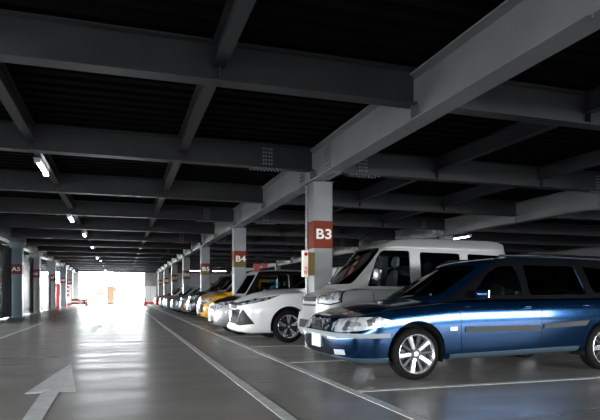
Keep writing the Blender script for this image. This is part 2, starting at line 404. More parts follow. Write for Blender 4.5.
# ---------------------------------------------------------------- floor paint
def flat(name, polys, m, label, cat, group=None, z=.004):
    bm = bmesh.new()
    for p in polys:
        A = [bm.verts.new((x, y, z)) for x, y in p]; B = [bm.verts.new((x, y, .0005)) for x, y in p]
        bm.faces.new(A)
        for i in range(len(p)): bm.faces.new((A[i], B[i], B[(i+1) % len(p)], A[(i+1) % len(p)]))
    return tag(obj(name, bm, m), label, cat, group, 'structure')
def strip(x0, x1, y0, y1): return [(x0, y0), (x1, y0), (x1, y1), (x0, y1)]
flat('trim_2', [strip(1.285, 1.395, .5, 57)], 'white_paint', 'long white line along the aisle, nearest the middle', 'floor line')
flat('trim_3', [strip(2.32, 2.43, .5, 57)], 'white_paint', 'long white line along the noses of the parked cars', 'floor line')
flat('trim_4', [strip(-2.78, -2.67, 2, 57)], 'white_paint', 'long white line along the left side of the aisle', 'floor line')
bays = [5.5 + 2.64*k for k in range(-1, 20)]
for k, y in enumerate(bays):
    flat('bay_line', [strip(2.43, 7.3, y-.05, y+.05)], 'white_paint', 'white bay line on the right, %s from the camera' % (ORD[k] if k < 20 else 'farthest'), 'floor line', 'bay lines between the parked cars', z=.003)
# arrows
def px(u, v):
    q = 1.05*555/(v-294); xc = (u-300)/555*q; c, s = math.cos(math.radians(17.84)), math.sin(math.radians(17.84))
    return (xc*c + q*s, q*c - xc*s)
def arrow(pts, label):
    a = empty('floor_arrow', (0, 0, 0), label, 'arrow', 'white arrows on the aisle floor', 'structure')
    tip, lb, nl, nr, rb, sl, sr = pts
    mid = ((nl[0]+nr[0])/2, (nl[1]+nr[1])/2)
    for nm, poly in (('left_barb', [tip, lb, nl, (nr[0], nl[1]+.35)]), ('right_barb', [tip, (nr[0], nl[1]+.35), nr, rb]), ('shaft', [(nl[0], nl[1]), sl, sr, nr, (nr[0], nl[1]+.34)])):
        bm = bmesh.new(); c = (sum(p[0] for p in poly)/len(poly), sum(p[1] for p in poly)/len(poly))
        P = [(c[0]+(x-c[0])*.985, c[1]+(y-c[1])*.99) for x, y in poly]
        A = [bm.verts.new((x, y, .004)) for x, y in P]; B = [bm.verts.new((x, y, .0005)) for x, y in P]
        bm.faces.new(A)
        for i in range(len(P)): bm.faces.new((A[i], B[i], B[(i+1) % len(P)], A[(i+1) % len(P)]))
        obj(nm, bm, 'arrow_paint', a)
    return a
ARW = [px(71, 363.5), px(24.7, 393.7), px(41, 393.2), px(59, 391.9), px(76, 391.7), px(18.5, 425), px(39, 425)]
arrow(ARW, 'white arrow painted on the floor at the lower left, pointing up the aisle')
ARF = [px(99, 323.2), px(90, 328.2), px(94, 328.2), px(99, 327.4), px(103.5, 327.2), px(88, 333.2), px(94, 333.2)]
arrow(ARF, 'small far white arrow on the aisle floor beyond the large one')

# ---------------------------------------------------------------- lamps
def tube_lamp(x, y, z, rot, label, group, power=60):
    t = empty('ceiling_lamp', (x, y, z), label, 'lamp', group, rz=rot)
    bm = bmesh.new(); prism(bm, [(-.07, .0), (.07, .0), (.045, -.05), (-.045, -.05)], 'y', -.64, .64); obj('housing', bm, 'fixture', t)
    bm = bmesh.new()
    tube(bm, [(0, -.6, -.075), (0, .6, -.075)], .024, 10); tube(bm, [(.04, -.6, -.07), (.04, .6, -.07)], .02, 10)
    tb = obj('light_tube', bm, 'tube', t, smooth=True, sharp=50)
    bm = bmesh.new()
    bm.free()
    for yy in (-.62, .62):
        bm = bmesh.new(); box(bm, -.05, .06, yy-.015, yy+.015, -.10, -.0); obj('tube_holder', bm, 'fixture', t)
    return t
for k in range(-1, 8):
    y = 12.0 + 6.45*k
    tube_lamp(-1.5, y, 3.60 if not any(abs(y-b) < .77 for b in beam_ys) else 3.43, 0, 'lit fluorescent lamp under the left joist line, %s from the camera' % ORD[k+1], 'lamps over the drive aisle')
for k, y in enumerate((19.7, 27.6, 35.5)):
    tube_lamp(13.3, y, 3.43, 0, 'lit fluorescent lamp over the far right aisle, %s from the camera' % ORD[k], 'lamps over the far right aisle')
for x, y, nm in ((8.7, 51.6, 'right'), (6.3, 51.6, 'left')):
    tube_lamp(x, y, 3.25, PI/2, 'lit fluorescent lamp set crosswise above far bays, the %s one of two' % nm, 'crosswise lamps above the far bays')
tube_lamp(-1.6, 60.6, 3.4, PI/2, 'lit fluorescent lamp beside the hanging signs at the far opening', 'crosswise lamps above the far bays')
for i, (x, wd, m, nm) in enumerate(((-.75, .3, 'dark', 'first'), (-.3, .35, 'dark', 'second'), (.2, .35, 'dark', 'third'), (1.0, .5, 'green', 'last'))):
    t = empty('hanging_sign', (x+.1, 61.65, 3.08), ('small dark sign hanging at the far opening, %s from the left' % nm) if m == 'dark' else 'yellow-green lit sign hanging at the far opening', 'sign', 'signs at the far opening')
    bm = bmesh.new(); box(bm, -wd/2, wd/2, -.03, .03, 0, .2); obj('sign_box', bm, m, t)
    for hx in (-wd/3, wd/3):
        bm = bmesh.new(); tube(bm, [(hx, 0, .2), (hx, 0, .24)], .01, 6); obj('hanger', bm, 'steel', t)

for x, w_, nm in ((8.1, .42, 'left'), (8.6, .40, 'right')):
    t = empty('hanging_sign', (x, 34.03, 2.5), 'red board hanging above the back row of cars, the %s one of two' % nm, 'sign', 'red boards hanging above the back row')
    bm = bmesh.new(); box(bm, -w_/2, w_/2, -.02, .02, 0 if nm == 'left' else .2, .45); obj('board', bm, 'red', t)
    for hx in (-w_/3, w_/3):
        bm = bmesh.new(); tube(bm, [(hx, 0, .45), (hx, 0, .95)], .01, 6); obj('hanger', bm, 'steel', t)

# ---------------------------------------------------------------- cars
def snap_patch(name, pts, bvh, off, thick, m, parent, maxlen=.06, cx=1.35):
    polar = max(p[0] for p in pts) <= 1.05
    sgn = -1 if sum(p[1] for p in pts) < 0 else 1
    if polar: U = [(math.atan2(p[1], cx-p[0])*1.1, p[2]) for p in pts]
    else: U = [(p[0], p[2]) for p in pts]
    bm = bmesh.new(); vs_ = [bm.verts.new((u, v, 0)) for u, v in U]
    P = [Vector((u, v, 0)) for u, v in U]
    for t in tessellate_polygon([P]):
        try: bm.faces.new([vs_[i] for i in t])
        except ValueError: pass
    for _ in range(6):
        e = [x for x in bm.edges if x.calc_length() > maxlen]
        if not e: break
        bmesh.ops.subdivide_edges(bm, edges=e, cuts=1)
        bmesh.ops.triangulate(bm, faces=bm.faces)
    bound = {v for e in bm.edges if len(e.link_faces) == 1 for v in e.verts}
    bnd = [(e.verts[0], e.verts[1]) for e in bm.edges if len(e.link_faces) == 1]
    back = {}
    for v in list(bm.verts):
        if polar:
            a = v.co.x/1.1; d = Vector((math.cos(a), -math.sin(a), 0)); o = Vector((cx, 0, v.co.y)) - d*3
        else:
            d = Vector((0, -sgn, 0)); o = Vector((v.co.x, sgn*3, v.co.y))
        loc, nr, _, _ = bvh.ray_cast(o, d)
        if loc is None: loc, nr, _, _ = bvh.find_nearest(o + d*2.2)
        if nr.dot(d) > 0: nr = -nr
        v.co = loc + nr*off
        if v in bound: back[v] = loc - nr*thick
    bv = {v: bm.verts.new(c) for v, c in back.items()}
    for a, b in bnd: bm.faces.new((a, b, bv[b], bv[a]))
    bmesh.ops.remove_doubles(bm, verts=bm.verts, dist=1e-5)
    return obj(name, bm, m, parent, smooth=True, sharp=50)
def ribbon(bm, path, width, bvh, off=.002, step=.05, mirror=False):
    for s in ((1, -1) if mirror else (1,)):
        P = [Vector((p[0], p[1]*s, p[2])) for p in path]; Q = []
        for a, b in zip(P, P[1:]):
            k = max(1, int((b-a).length/step)); Q += [a.lerp(b, i/k) for i in range(k)]
        Q.append(P[-1]); L = []
        H = [bvh.find_nearest(q) for q in Q]
        for i, h in enumerate(H):
            t = (H[min(i+1, len(H)-1)][0] - H[max(i-1, 0)][0]).normalized(); u = h[1].cross(t).normalized()*width/2
            wd_ = width[i] if isinstance(width, list) else width
            L.append((bm.verts.new(h[0]+h[1]*off+u), bm.verts.new(h[0]+h[1]*off-u), bm.verts.new(h[0]-h[1]*.002-u), bm.verts.new(h[0]-h[1]*.002+u)))
        for a, b in zip(L, L[1:]):
            for i in range(4): bm.faces.new((a[i], b[i], b[(i+1) % 4], a[(i+1) % 4]))
def make_body(S):
    L, hw = S['L'], S['W']/2
    xs = sorted(set([0, .015, .05, .1, .17, .26, .38] + [.5 + .16*i for i in range(int((L-1.)/.16)+1)] + [L-.38, L-.26, L-.16, L-.08, L-.03, L]))
    wt = S.get('plan', [(0, .52), (.015, .64), (.05, .76), (.1, .845), (.17, .90), (.26, .94), (.38, .965), (.6, .985), (.9, 1), (L-1, 1), (L-.5, .985), (L-.26, .955), (L-.16, .92), (L-.08, .87), (L-.03, .80), (L, .70)])
    SF = S.get('side', [(0, .16), (.03, .06), (.10, .025), (.30, .006), (.55, 0), (.75, .006), (.90, .018), (.97, .035), (1., .06)])
    bm = bmesh.new(); secs = []
    for x in xs:
        w = hw*lerp(wt, x); zb = smooth(S['bot'], x); zs = smooth(S['side_top'], x); zc = smooth(S['deck'], x)
        pts = [(0, zb), (w*.5, zb)] + [(w-i_*min(1, w/hw+.0), zb+(zs-zb)*f) for f, i_ in SF]
        w2 = w - SF[-1][1]
        for g in (.93, .7, .4, 0): pts.append((w2*g, zs+(zc-zs)*(1-g**2.2)))
        full = pts + [(-a, b) for a, b in pts[-2:0:-1]]
        ring = []
        for a, b in full:
            dx = smooth(S['nose'], b)*max(0, 1-x/.7)**1.0 if 'nose' in S else 0
            dr = smooth(S['tail'], b)*max(0, 1-(L-x)/.6) if 'tail' in S else 0
            ring.append(bm.verts.new((x+dx-dr, a, b)))
        secs.append(ring)
    n = len(secs[0])
    for A, B in zip(secs, secs[1:]):
        for i in range(n): bm.faces.new((A[i], A[(i+1) % n], B[(i+1) % n], B[i]))
    for R in (secs[0], secs[-1]):
        h = n//2
        for i in range(h):
            q = [R[i], R[i+1], R[(n-i-1) % n], R[(n-i) % n]]
            q2 = []
            for v in q:
                if v not in q2: q2.append(v)
            if len(q2) > 2: bm.faces.new(q2)
    me = evaluated(bm_mesh(bm), [('SUBSURF', dict(levels=1, render_levels=1))])
    cb = bmesh.new()
    for wx in S['wheels']:
        for s in (-1, 1):
            ys = sorted((s*(hw+.3), s*(hw-.34)))
            lathe = [(S['arch'], ys[0]), (S['arch'], ys[1])]
            A = [cb.verts.new((wx+S['arch']*math.cos(t), ys[0], S['wz']+.02+S['arch']*math.sin(t))) for t in (2*PI*k/40 for k in range(40))]
            B = [cb.verts.new((v.co.x, ys[1], v.co.z)) for v in A]
            cb.faces.new(A); cb.faces.new(B[::-1])
            for k in range(40): cb.faces.new((A[k], B[k], B[(k+1) % 40], A[(k+1) % 40]))
    base = me.copy()
    me = evaluated(me, [('BOOLEAN', dict(operation='DIFFERENCE', solver='EXACT', object=bm_mesh(cb)))])
    t = bmesh.new(); t.from_mesh(base); bvh = BVHTree.FromBMesh(t); t.free()
    return me, bvh
def canopy(S, d=0.):
    K = S['can']; bm = bmesh.new(); rings = []
    ts = [0, .2, .4, .6, .8, .93, 1.0]
    lev = [(t, 0, 1) for t in ts] + [(1, 1, s) for s in (.95, .85, .65, .4, .12)]
    nf, ns, na = 10, 22, 4
    for t, top, sc in lev:
        xf = smooth(K['xf'], t) + d; xr = smooth(K['xr'], t) - d
        w = K['wb'] + (K['wt']-K['wb'])*min(1, t/.93)**1.25 - d
        if t > .93: w -= .025; xf += .03; xr -= .02
        rc = K.get('rc', .10)
        pts = []
        for i in range(nf+1): pts.append((xf, -w+rc+(2*w-2*rc)*i/nf))
        def arc(cx, cy, a0): return [(cx+rc*math.cos(a0-PI/2*k/(na)), cy+rc*math.sin(a0-PI/2*k/na)) for k in range(1, na)]
        pts += arc(xf+rc, w-rc, PI)
        for i in range(ns+1): pts.append((xf+rc+(xr-xf-2*rc)*i/ns, w))
        pts += arc(xr-rc, w-rc, PI/2)
        for i in range(nf+1): pts.append((xr, w-rc-(2*w-2*rc)*i/nf))
        pts += arc(xr-rc, -w+rc, 0)
        for i in range(ns+1): pts.append((xr-rc-(xr-xf-2*rc)*i/ns, -w))
        pts += arc(xf+rc, -w+rc, -PI/2)
        ring = []
        for x, y in pts:
            s = (x-xf)/(xr-xf); yy = min(1, abs(y)/w)**2
            x2 = x + K['bowf']*yy*(1-s) - K['bowr']*yy*s
            ins = K.get('narrow', 0)*max(0, s-.5)*2
            y2 = y*(1-ins)
            if top: x2 = (xf+xr)/2 + (x2-(xf+xr)/2)*sc; y2 *= sc
            zb = smooth(K['belt'], x2); zr = smooth(K['roof'], x2) - d
            z = zb - .03 + (zr-zb+.03)*(t if t < 1 else 1)
            if t == .93: z = zb + (zr-zb)*.955
            if top: z = zr + K.get('crown', .04)*(1-sc*sc)
            ring.append(bm.verts.new((x2, y2, z)))
        rings.append(ring)
    n = len(rings[0])
    for A, B in zip(rings, rings[1:]):
        for i in range(n): bm.faces.new((A[i], A[(i+1) % n], B[(i+1) % n], B[i]))
    bm.faces.new(rings[-1])
    return bm_mesh(bm)
def wheel(S, x, side, parent, style):
    r = S['wr']; rr = S.get('rimr', r*.72); w = .21; hw = S['W']/2
    yo = -side*0
    # built for the near side (outer face towards -y), mirrored for the far one
    def fl(bm):
        if side > 0:
            for v in bm.verts: v.co.y = -v.co.y
        for v in bm.verts: v.co.x += x; v.co.z += S['wz']
        return bm
    yb = -hw + .035
    bm = bmesh.new(); lathe_y(bm, [(rr, yb+.01), (rr+.02, yb-.005), (r-.035, yb), (r-.008, yb+.025), (r, yb+.06), (r, yb+w-.06), (r-.012, yb+w-.02), (rr+.02, yb+w), (rr, yb+w)], 0, 0, 0, 48)
    tr = obj('wheel', fl(bm), 'rubber', parent, smooth=True, sharp=40)
    bm = bmesh.new(); lathe_y(bm, [(rr, yb-.004), (rr-.006, yb-.006), (rr-.016, yb+.002), (rr-.03, yb+.03), (rr-.04, yb+w-.01), (rr, yb+w-.01)], 0, 0, 0, 48)
    o = obj('rim', fl(bm), 'rim', tr, smooth=True, sharp=40)
    def spoke(bm, a, w0, w1, r0, r1, y0, y1, th=.03):
        ca, sa = math.cos(a), math.sin(a); V = []
        for (rad, ww, yy) in ((r0, w0, y0), (r1, w1, y1)):
            for s, dy in ((-1, .012), (-.55, 0), (.55, 0), (1, .012), (1, th), (-1, th)):
                px_, pz_ = rad, s*ww/2
                V.append(bm.verts.new((px_*ca-pz_*sa, yy+dy, px_*sa+pz_*ca)))
        for i in range(6): bm.faces.new((V[i], V[(i+1) % 6], V[6+(i+1) % 6], V[6+i]))
        bm.faces.new(V[:6]); bm.faces.new(V[6:][::-1])
    if style == 'steel':
        bm = bmesh.new(); lathe_y(bm, [(.001, yb+.02), (rr*.3, yb+.015), (rr*.6, yb+.03), (rr-.02, yb+.03), (rr-.02, yb+.06), (.001, yb+.06)], 0, 0, 0, 24, False)
        for k in range(10): tube(bm, [(rr*.75*math.cos(k*PI/5), yb+.02, rr*.75*math.sin(k*PI/5)), (rr*.75*math.cos(k*PI/5), yb+.035, rr*.75*math.sin(k*PI/5))], rr*.08, 8)
        obj('hub_cap', fl(bm), 'rim', tr, smooth=True, sharp=30)
        return tr
    n = 5
    a0 = math.radians(S.get('wa', 15))
    bm = bmesh.new()
    for k in range(n):
        a = a0 + 2*PI*k/n
        if style == 'volvo': spoke(bm, a, .058, .072, .045, rr-.012, yb+.03, yb+.008)
        else:
            for da in (-.13, .13): spoke(bm, a+da, .03, .036, .05, rr-.012, yb+.03, yb+.008)
    lathe_y(bm, [(.001, yb+.018), (.028, yb+.018), (.032, yb+.03), (.001, yb+.03)], 0, 0, 0, 20, False)
    obj('bright_spokes', fl(bm), 'rim', tr, smooth=True, sharp=30)
    bm = bmesh.new()
    for k in range(n):
        a = a0 + 2*PI*(k+.5)/n
        if style == 'volvo': spoke(bm, a, .045, .052, .045, rr-.012, yb+.045, yb+.02)
        else: spoke(bm, a, .02, .03, .05, rr-.02, yb+.05, yb+.03)
    lathe_y(bm, [(.03, yb+.022), (.062, yb+.022), (.07, yb+.05), (.03, yb+.05)], 0, 0, 0, 24)
    for k in range(5): tube(bm, [(.046*math.cos(k*1.2566), yb+.014, .046*math.sin(k*1.2566)), (.046*math.cos(k*1.2566), yb+.03, .046*math.sin(k*1.2566))], .008, 6)
    obj('dark_spokes', fl(bm), 'rim_dark', tr, smooth=True, sharp=30)
    bm = bmesh.new(); lathe_y(bm, [(.001, yb+.09), (rr-.07, yb+.09), (rr-.07, yb+.11), (.001, yb+.11)], 0, 0, 0, 30, False)
    obj('brake_disc', fl(bm), 'rim_dark', tr)
    return tr
def seat(parent, x, y, zb, h, m, w=.46, name='seat'):
    bm = bmesh.new()
    def slab(x0, z0, x1, z1, w0, w1, t):
        P = []
        for (xx, zz, ww) in ((x0, z0, w0), ((x0+x1)/2, (z0+z1)/2, w0*.98), (x1, z1, w1)):
            P.append([bm.verts.new((xx+dx, y+dy*ww/2, zz)) for dx, dy in ((0, -.85), (0, .85), (t*.3, 1), (t, .8), (t, -.8), (t*.3, -1))])
        for A, B in zip(P, P[1:]):
            for i in range(6): bm.faces.new((A[i], A[(i+1) % 6], B[(i+1) % 6], B[i]))
        bm.faces.new(P[0]); bm.faces.new(P[-1])
    slab(x, zb-.35, x+.16, zb+h*.62, w, w*.66, .12)
    slab(x+.17, zb+h*.64, x+.20, zb+h, w*.62, w*.5, .09)
    bmesh.ops.recalc_face_normals(bm, faces=bm.faces)
    me = evaluated(bm_mesh(bm), [('SUBSURF', dict(levels=1, render_levels=1))])
    return link(name, me, m, parent, smooth=True)
def egg(bm, c, s, n=2.6, seg=14, rings=9):
    V = []
    f = lambda v, e: math.copysign(abs(v)**(2/e), v)
    for i in range(rings+1):
        p = -PI/2+PI*i/rings
        V.append([bm.verts.new((c[0]+s[0]*f(math.cos(p), n)*f(math.cos(t), n), c[1]+s[1]*f(math.cos(p), n)*f(math.sin(t), n), c[2]+s[2]*f(math.sin(p), n))) for t in (2*PI*k/seg for k in range(seg))])
    for A, B in zip(V, V[1:]):
        for k in range(seg): bm.faces.new((A[k], A[(k+1) % seg], B[(k+1) % seg], B[k]))
    bmesh.ops.remove_doubles(bm, verts=bm.verts, dist=1e-5)

def car(name, S, loc, label, group='cars parked on the right', rz=0):
    t = empty(name, loc, label, 'car', group, rz=rz); hw = S['W']/2; L = S['L']
    me, bvh = make_body(S)
    if S.get('hoodmat'):
        me.materials.append(M[S['paint']]); me.materials.append(M[S['hoodmat']])
        for p in me.polygons:
            if p.normal.z > .45 and p.center.x < S['can']['xf'][0][1]+.3 and p.center.z > S['hoodz']: p.material_index = 1
    b = link('body', me, S['paint'], t, smooth=True); me.set_sharp_from_angle(angle=math.radians(42))
    for wx in S['wheels']:
        for s in (-1, 1):
            bm = bmesh.new(); R = S['arch']-.004
            A = []
            for k in range(29):
                a = -.35+(PI+.7)*k/28
                A.append([bm.verts.new((wx+R*math.cos(a), s*y, S['wz']+.02+R*math.sin(a))) for y in (hw-.045, hw-.335)])
            for p, q in zip(A, A[1:]): bm.faces.new((p[0], q[0], q[1], p[1]))
            bm.faces.new([p[1] for p in A])
            obj('wheel_liner', bm, 'well', t)
    K = S['can']
    shell = canopy(S); shell = evaluated(shell, [('SOLIDIFY', dict(thickness=.035, offset=-1))])
    pane_src = evaluated(canopy(S, .012), [('SOLIDIFY', dict(thickness=.006, offset=-1))])
    cuts = []
    for poly in S['windows']:
        for s in (-1, 1):
            c = bmesh.new(); prism(c, rnd(poly, .05, 3), 'y', *sorted((s*.25, s*1.2))); cuts.append((bm_mesh(c), 'side_window'))
    (yb_, zb_), (yt_, zt_) = S['screen']
    c = bmesh.new(); prism(c, rnd([(-yb_, zb_), (yb_, zb_), (yt_, zt_), (-yt_, zt_)], .07, 3), 'x', K['xf'][0][1]-.3, K['xf'][-1][1]+K['bowf']+.45); cuts.append((bm_mesh(c), 'windscreen'))
    if 'rear' in S:
        (yb_, zb_), (yt_, zt_) = S['rear']
        c = bmesh.new(); prism(c, rnd([(-yb_, zb_), (yb_, zb_), (yt_, zt_), (-yt_, zt_)], .07, 3), 'x', K['xr'][-1][1]-.35, L+.5); cuts.append((bm_mesh(c), 'rear_window'))
    sh = evaluated(shell, [('BOOLEAN', dict(operation='DIFFERENCE', solver='EXACT', object=c_)) for c_, _ in cuts])
    sh.materials.append(M[S['paint']])
    if S.get('frame'):
        sh.materials.append(M[S['frame']])
        for p in sh.polygons:
            if abs(p.normal.y) > .55 and p.center.z < smooth(K['roof'], p.center.x)*.99-.03: p.material_index = 1
    rf = link('roof', sh, S['paint'], t, smooth=True); sh.set_sharp_from_angle(angle=math.radians(35))
    for c_, nm in cuts:
        g = evaluated(pane_src, [('BOOLEAN', dict(operation='INTERSECT', solver='EXACT', object=c_))])
        if len(g.polygons) == 0: continue
        if nm == 'side_window': gm = 'glass' if min(v.co.x for v in g.vertices) < S.get('tint_from', 9) else 'glass_dark'
        else: gm = 'glass'
        link(nm, g, gm, t, smooth=True); g.set_sharp_from_angle(angle=math.radians(35))
    for wx in S['wheels']:
        for s in (-1, 1): wheel(S, wx, s, t, S.get('style', 'twin'))
    # black sheet at the belt standing in for the dark cabin below, dashboard, seats
    xa, xb = K['xf'][0][1]+.25, K['xr'][0][1]-.15
    bm = bmesh.new(); n = 10; V = []
    for i in range(n+1):
        x = xa+(xb-xa)*i/n; z = smooth(K['belt'], x)+.012
        V.append([bm.verts.new((x, yy*(K['wb']-.06), z)) for yy in (-1, 0, 1)])
    for A, B in zip(V, V[1:]):
        for i in range(2): bm.faces.new((A[i], A[i+1], B[i+1], B[i]))
    obj('dark_cabin_sheet', bm, 'dash', t)
    zb = smooth(K['belt'], xa+.6)
    bm = bmesh.new(); egg(bm, (xa+.35, 0, zb+.01), (.25, K['wb']-.14, .07), 3); obj('dashboard', bm, 'dash', t, smooth=True)
    sm = S.get('seatmat', 'seat_dark')
    for sx in S.get('seats', ()):
        for y in (-.37*hw/.85, .37*hw/.85): seat(t, sx, y, zb, S.get('seath', .38), sm, .46 if hw > .8 else .42)
    bm = bmesh.new(); swx = xa+.62; cy = .37*hw/.85
    pts = [(swx+.06*math.sin(a), cy+.18*math.cos(a), zb+.05+.17*math.sin(a)) for a in (2*PI*k/24 for k in range(25))]
    tube(bm, pts, .014, 6); tube(bm, [(swx, cy-.17, zb+.05), (swx, cy+.17, zb+.05)], .014, 6); obj('steering_wheel', bm, 'dash', t, smooth=True)
    # mirrors
    mx, mz = S['mirror']; ms = S.get('mirror_size', (.06, .11, .07))
    for s in (-1, 1):
        bm = bmesh.new(); egg(bm, (mx, s*(hw+.06), mz), ms)
        tube(bm, [(mx+.01, s*(hw-.08), mz-ms[2]*.5), (mx, s*(hw+.02), mz-ms[2]*.4)], .02, 8)
        o = obj('wing_mirror', bm, S.get('mirrormat', S['paint']), t, smooth=True)
        bm = bmesh.new(); box(bm, mx+ms[0]*.9, mx+ms[0]*1.04, s*(hw+.06)-ms[1]*.75, s*(hw+.06)+ms[1]*.75, mz-ms[2]*.75, mz+ms[2]*.75); obj('mirror_glass', bm, 'chrome', o)
    # seams
    for sd in (1, -1):
        for path in S.get('seams', ()):
            bm = bmesh.new(); ribbon(bm, [(x, -hw*sd, z) for x, z in path], .011, bvh, .0012); obj('panel_seam', bm, 'dark', t)
        for path in S.get('seams3', ()):
            bm = bmesh.new(); ribbon(bm, [(x, y*sd, z) for x, y, z in path], .010, bvh, .0012); obj('panel_seam', bm, 'dark', t)
    for nm, m, pts, off, mir in S.get('patches', ()):
        for s in ((1, -1) if mir else (1,)):
            snap_patch(nm, [(p[0], p[1]*s, p[2]) for p in pts][::s], bvh, off, .006, m, t)
    for x, z in S.get('handles', ()):
        for s in (-1, 1):
            bm = bmesh.new(); h = bvh.find_nearest(Vector((x, s*hw, z)))[0]; egg(bm, (x, h.y+s*.012, z), (.095, .018, .016), 3, 10, 6)
            obj('door_handle', bm, S.get('handlemat', S['paint']), t, smooth=True)
    if 'plate' in S:
        px_, pz_ = S['plate']
        bm = bmesh.new(); box(bm, px_-.012, px_, -.165, .165, pz_-.083, pz_+.083); obj('licence_plate', bm, 'plate', t)
    return t, bvh

def quad(x0, x1, z0, z1, hw): return [(x0, -hw, z0), (x1, -hw, z0), (x1, -hw, z1), (x0, -hw, z1)]
# ---- blue estate car
HW = .92
VOLVO = dict(frame='dark', L=5.0, W=1.84, paint='p_blue', wheels=(.96, 3.90), wr=.322, rimr=.245, wz=.322, arch=.385, style='volvo', wa=-32,
    bot=[(0, .27), (.3, .20), (.8, .20), (1.4, .22), (3.5, .27), (5.0, .32)],
    side_top=[(0, .70), (.15, .76), (.45, .84), (1.0, .90), (1.6, .945), (2.8, .965), (4, .975), (5, .95)],
    deck=[(0, .745), (.12, .80), (.35, .865), (.7, .935), (1.1, .99), (1.5, 1.02), (3, 1.03), (5, 1.02)],
    side=[(0, .16), (.03, .075), (.09, .035), (.22, .022), (.42, .006), (.62, 0), (.78, .004), (.90, .012), (.96, .03), (1., .075)],
    nose=[(.2, .10), (.30, .03), (.38, -.01), (.56, -.02), (.60, .02), (.64, .05), (.78, .10), (.9, .14)],
    tail=[(.2, .1), (.5, 0), (.9, .05), (1.0, .08)],
    can=dict(wb=.845, wt=.66, belt=[(.9, .99), (1.5, 1.005), (3, 1.02), (5, 1.03)], roof=[(1.0, 1.40), (1.9, 1.47), (2.4, 1.525), (3.0, 1.545), (4., 1.53), (4.8, 1.47)],
        xf=[(0, 1.10), (.5, 1.52), (.93, 1.93), (1, 2.02)], xr=[(0, 4.88), (.5, 4.80), (.93, 4.62), (1, 4.55)], bowf=.30, bowr=.1, narrow=.05, crown=.035, rc=.1),
    windows=[[(1.78, 1.035), (2.55, 1.035), (2.55, 1.43), (2.28, 1.42), (2.08, 1.32)], [(2.66, 1.035), (3.62, 1.045), (3.52, 1.43), (2.66, 1.44)], [(3.74, 1.05), (4.50, 1.10), (4.30, 1.38), (3.66, 1.43)]],
    screen=((.66, 1.03), (.55, 1.43)), rear=((.62, 1.10), (.50, 1.40)), seats=(2.30, 3.25), seath=.34, mirror=(1.80, 1.05), mirrormat='p_blue', mirror_size=(.065, .10, .055), tint_from=2.6,
    seams=[[(1.55, .90), (1.56, .6), (1.58, .30)], [(2.78, .92), (2.78, .6), (2.78, .30)], [(3.66, .93), (3.60, .75), (3.50, .60), (3.42, .40), (3.40, .33)], [(1.58, .30), (2.78, .315), (3.40, .34)]],
    seams3=[[(.10, -.72, .80), (.45, -.80, .86), (1.0, -.83, .93), (1.35, -.83, .97)]],
    handles=[(2.58, .885), (3.55, .895)], plate=(-.015, .455),
    patches=[
        ('headlight', 'lamp', [(.04, -.42, .60), (.02, -.40, .68), (.03, -.47, .735), (.22, -.72, .765), (.48, -.86, .775), (.60, -.90, .735), (.52, -.88, .665), (.30, -.80, .615), (.12, -.62, .59)], .006, True),
        ('grille', 'lamp_dark', [(0, -.24, .59), (0, .24, .59), (0, .28, .66), (0, .25, .735), (0, -.25, .735), (0, -.28, .66)], .006, False),
        ('bumper_strip', 'strip_grey', [(0, 0, .525), (.02, -.5, .525), (.15, -.75, .525), (.40, -.88, .525), (.585, -.91, .53), (.585, -.91, .585), (.40, -.88, .582), (.15, -.75, .578), (.02, -.5, .575), (0, 0, .575)], .016, True),
        ('lower_intake', 'plastic', [(0, 0, .30), (.05, -.42, .30), (.05, -.45, .37), (0, 0, .37)], .004, True),
        ('fog_lamp', 'lens_clear', [(.08, -.52, .32), (.16, -.68, .325), (.15, -.68, .385), (.07, -.53, .38)], .008, True),
        ('front_spoiler', 'p_blue_light', [(.03, 0, .235), (.05, -.4, .235), (.2, -.75, .22), (.56, -.9, .21), (.56, -.9, .285), (.2, -.8, .285), (.04, -.45, .29), (.02, 0, .29)], .008, True),
        ('door_trim', 'trim_grey', quad(1.62, 2.74, .575, .645, HW), .014, True), ('door_trim', 'trim_grey', [(2.81, -HW, .60), (3.50, -HW, .63), (3.56, -HW, .70), (2.81, -HW, .66)], .014, True),
        ('sill_trim', 'p_blue_light', [(1.42, -HW, .235), (3.42, -HW, .285), (3.42, -HW, .355), (1.42, -HW, .305)], .010, True),
        ('indicator', 'lens_clear', quad(1.40, 1.50, .60, .645, HW), .012, True),
    ])
v, vb = car('estate_car', VOLVO, (2.45, 6.85, 0), 'dark blue estate car with alloy wheels parked nearest the camera')
for s in (-1, 1):
    bm = bmesh.new(); K = VOLVO['can']
    tube(bm, [(2.25, s*.62, 1.50), (2.35, s*.63, 1.56), (3.2, s*.63, 1.585), (4.1, s*.60, 1.57), (4.4, s*.58, 1.54), (4.5, s*.57, 1.50)], .016, 8); obj('roof_rail', bm, 'dark', v, smooth=True)
bm = bmesh.new()
for k in range(9): box(bm, -.012, .03, -.215+.05*k, -.198+.05*k, .60, .73)
ribbon(bm, [(0, -.24, .735), (0, .24, .735)], .02, vb, .012); ribbon(bm, [(0, -.24, .595), (0, .24, .595)], .02, vb, .012); ribbon(bm, [(0, -.20, .60), (0, .20, .73)], .02, vb, .018)
obj('grille_bars', bm, 'chrome', v)
for s in (-1, 1):
    bm = bmesh.new(); box(bm, 2.575, 2.635, s*.80-.02, s*.80+.02, 1.03, 1.20)
    bm.free()
bm = bmesh.new(); tube(bm, [(1.35, -.55, 1.045), (1.45, .05, 1.06)], .012, 6); tube(bm, [(1.28, .1, 1.045), (1.5, .62, 1.06)], .012, 6); obj('wiper', bm, 'dark', v)
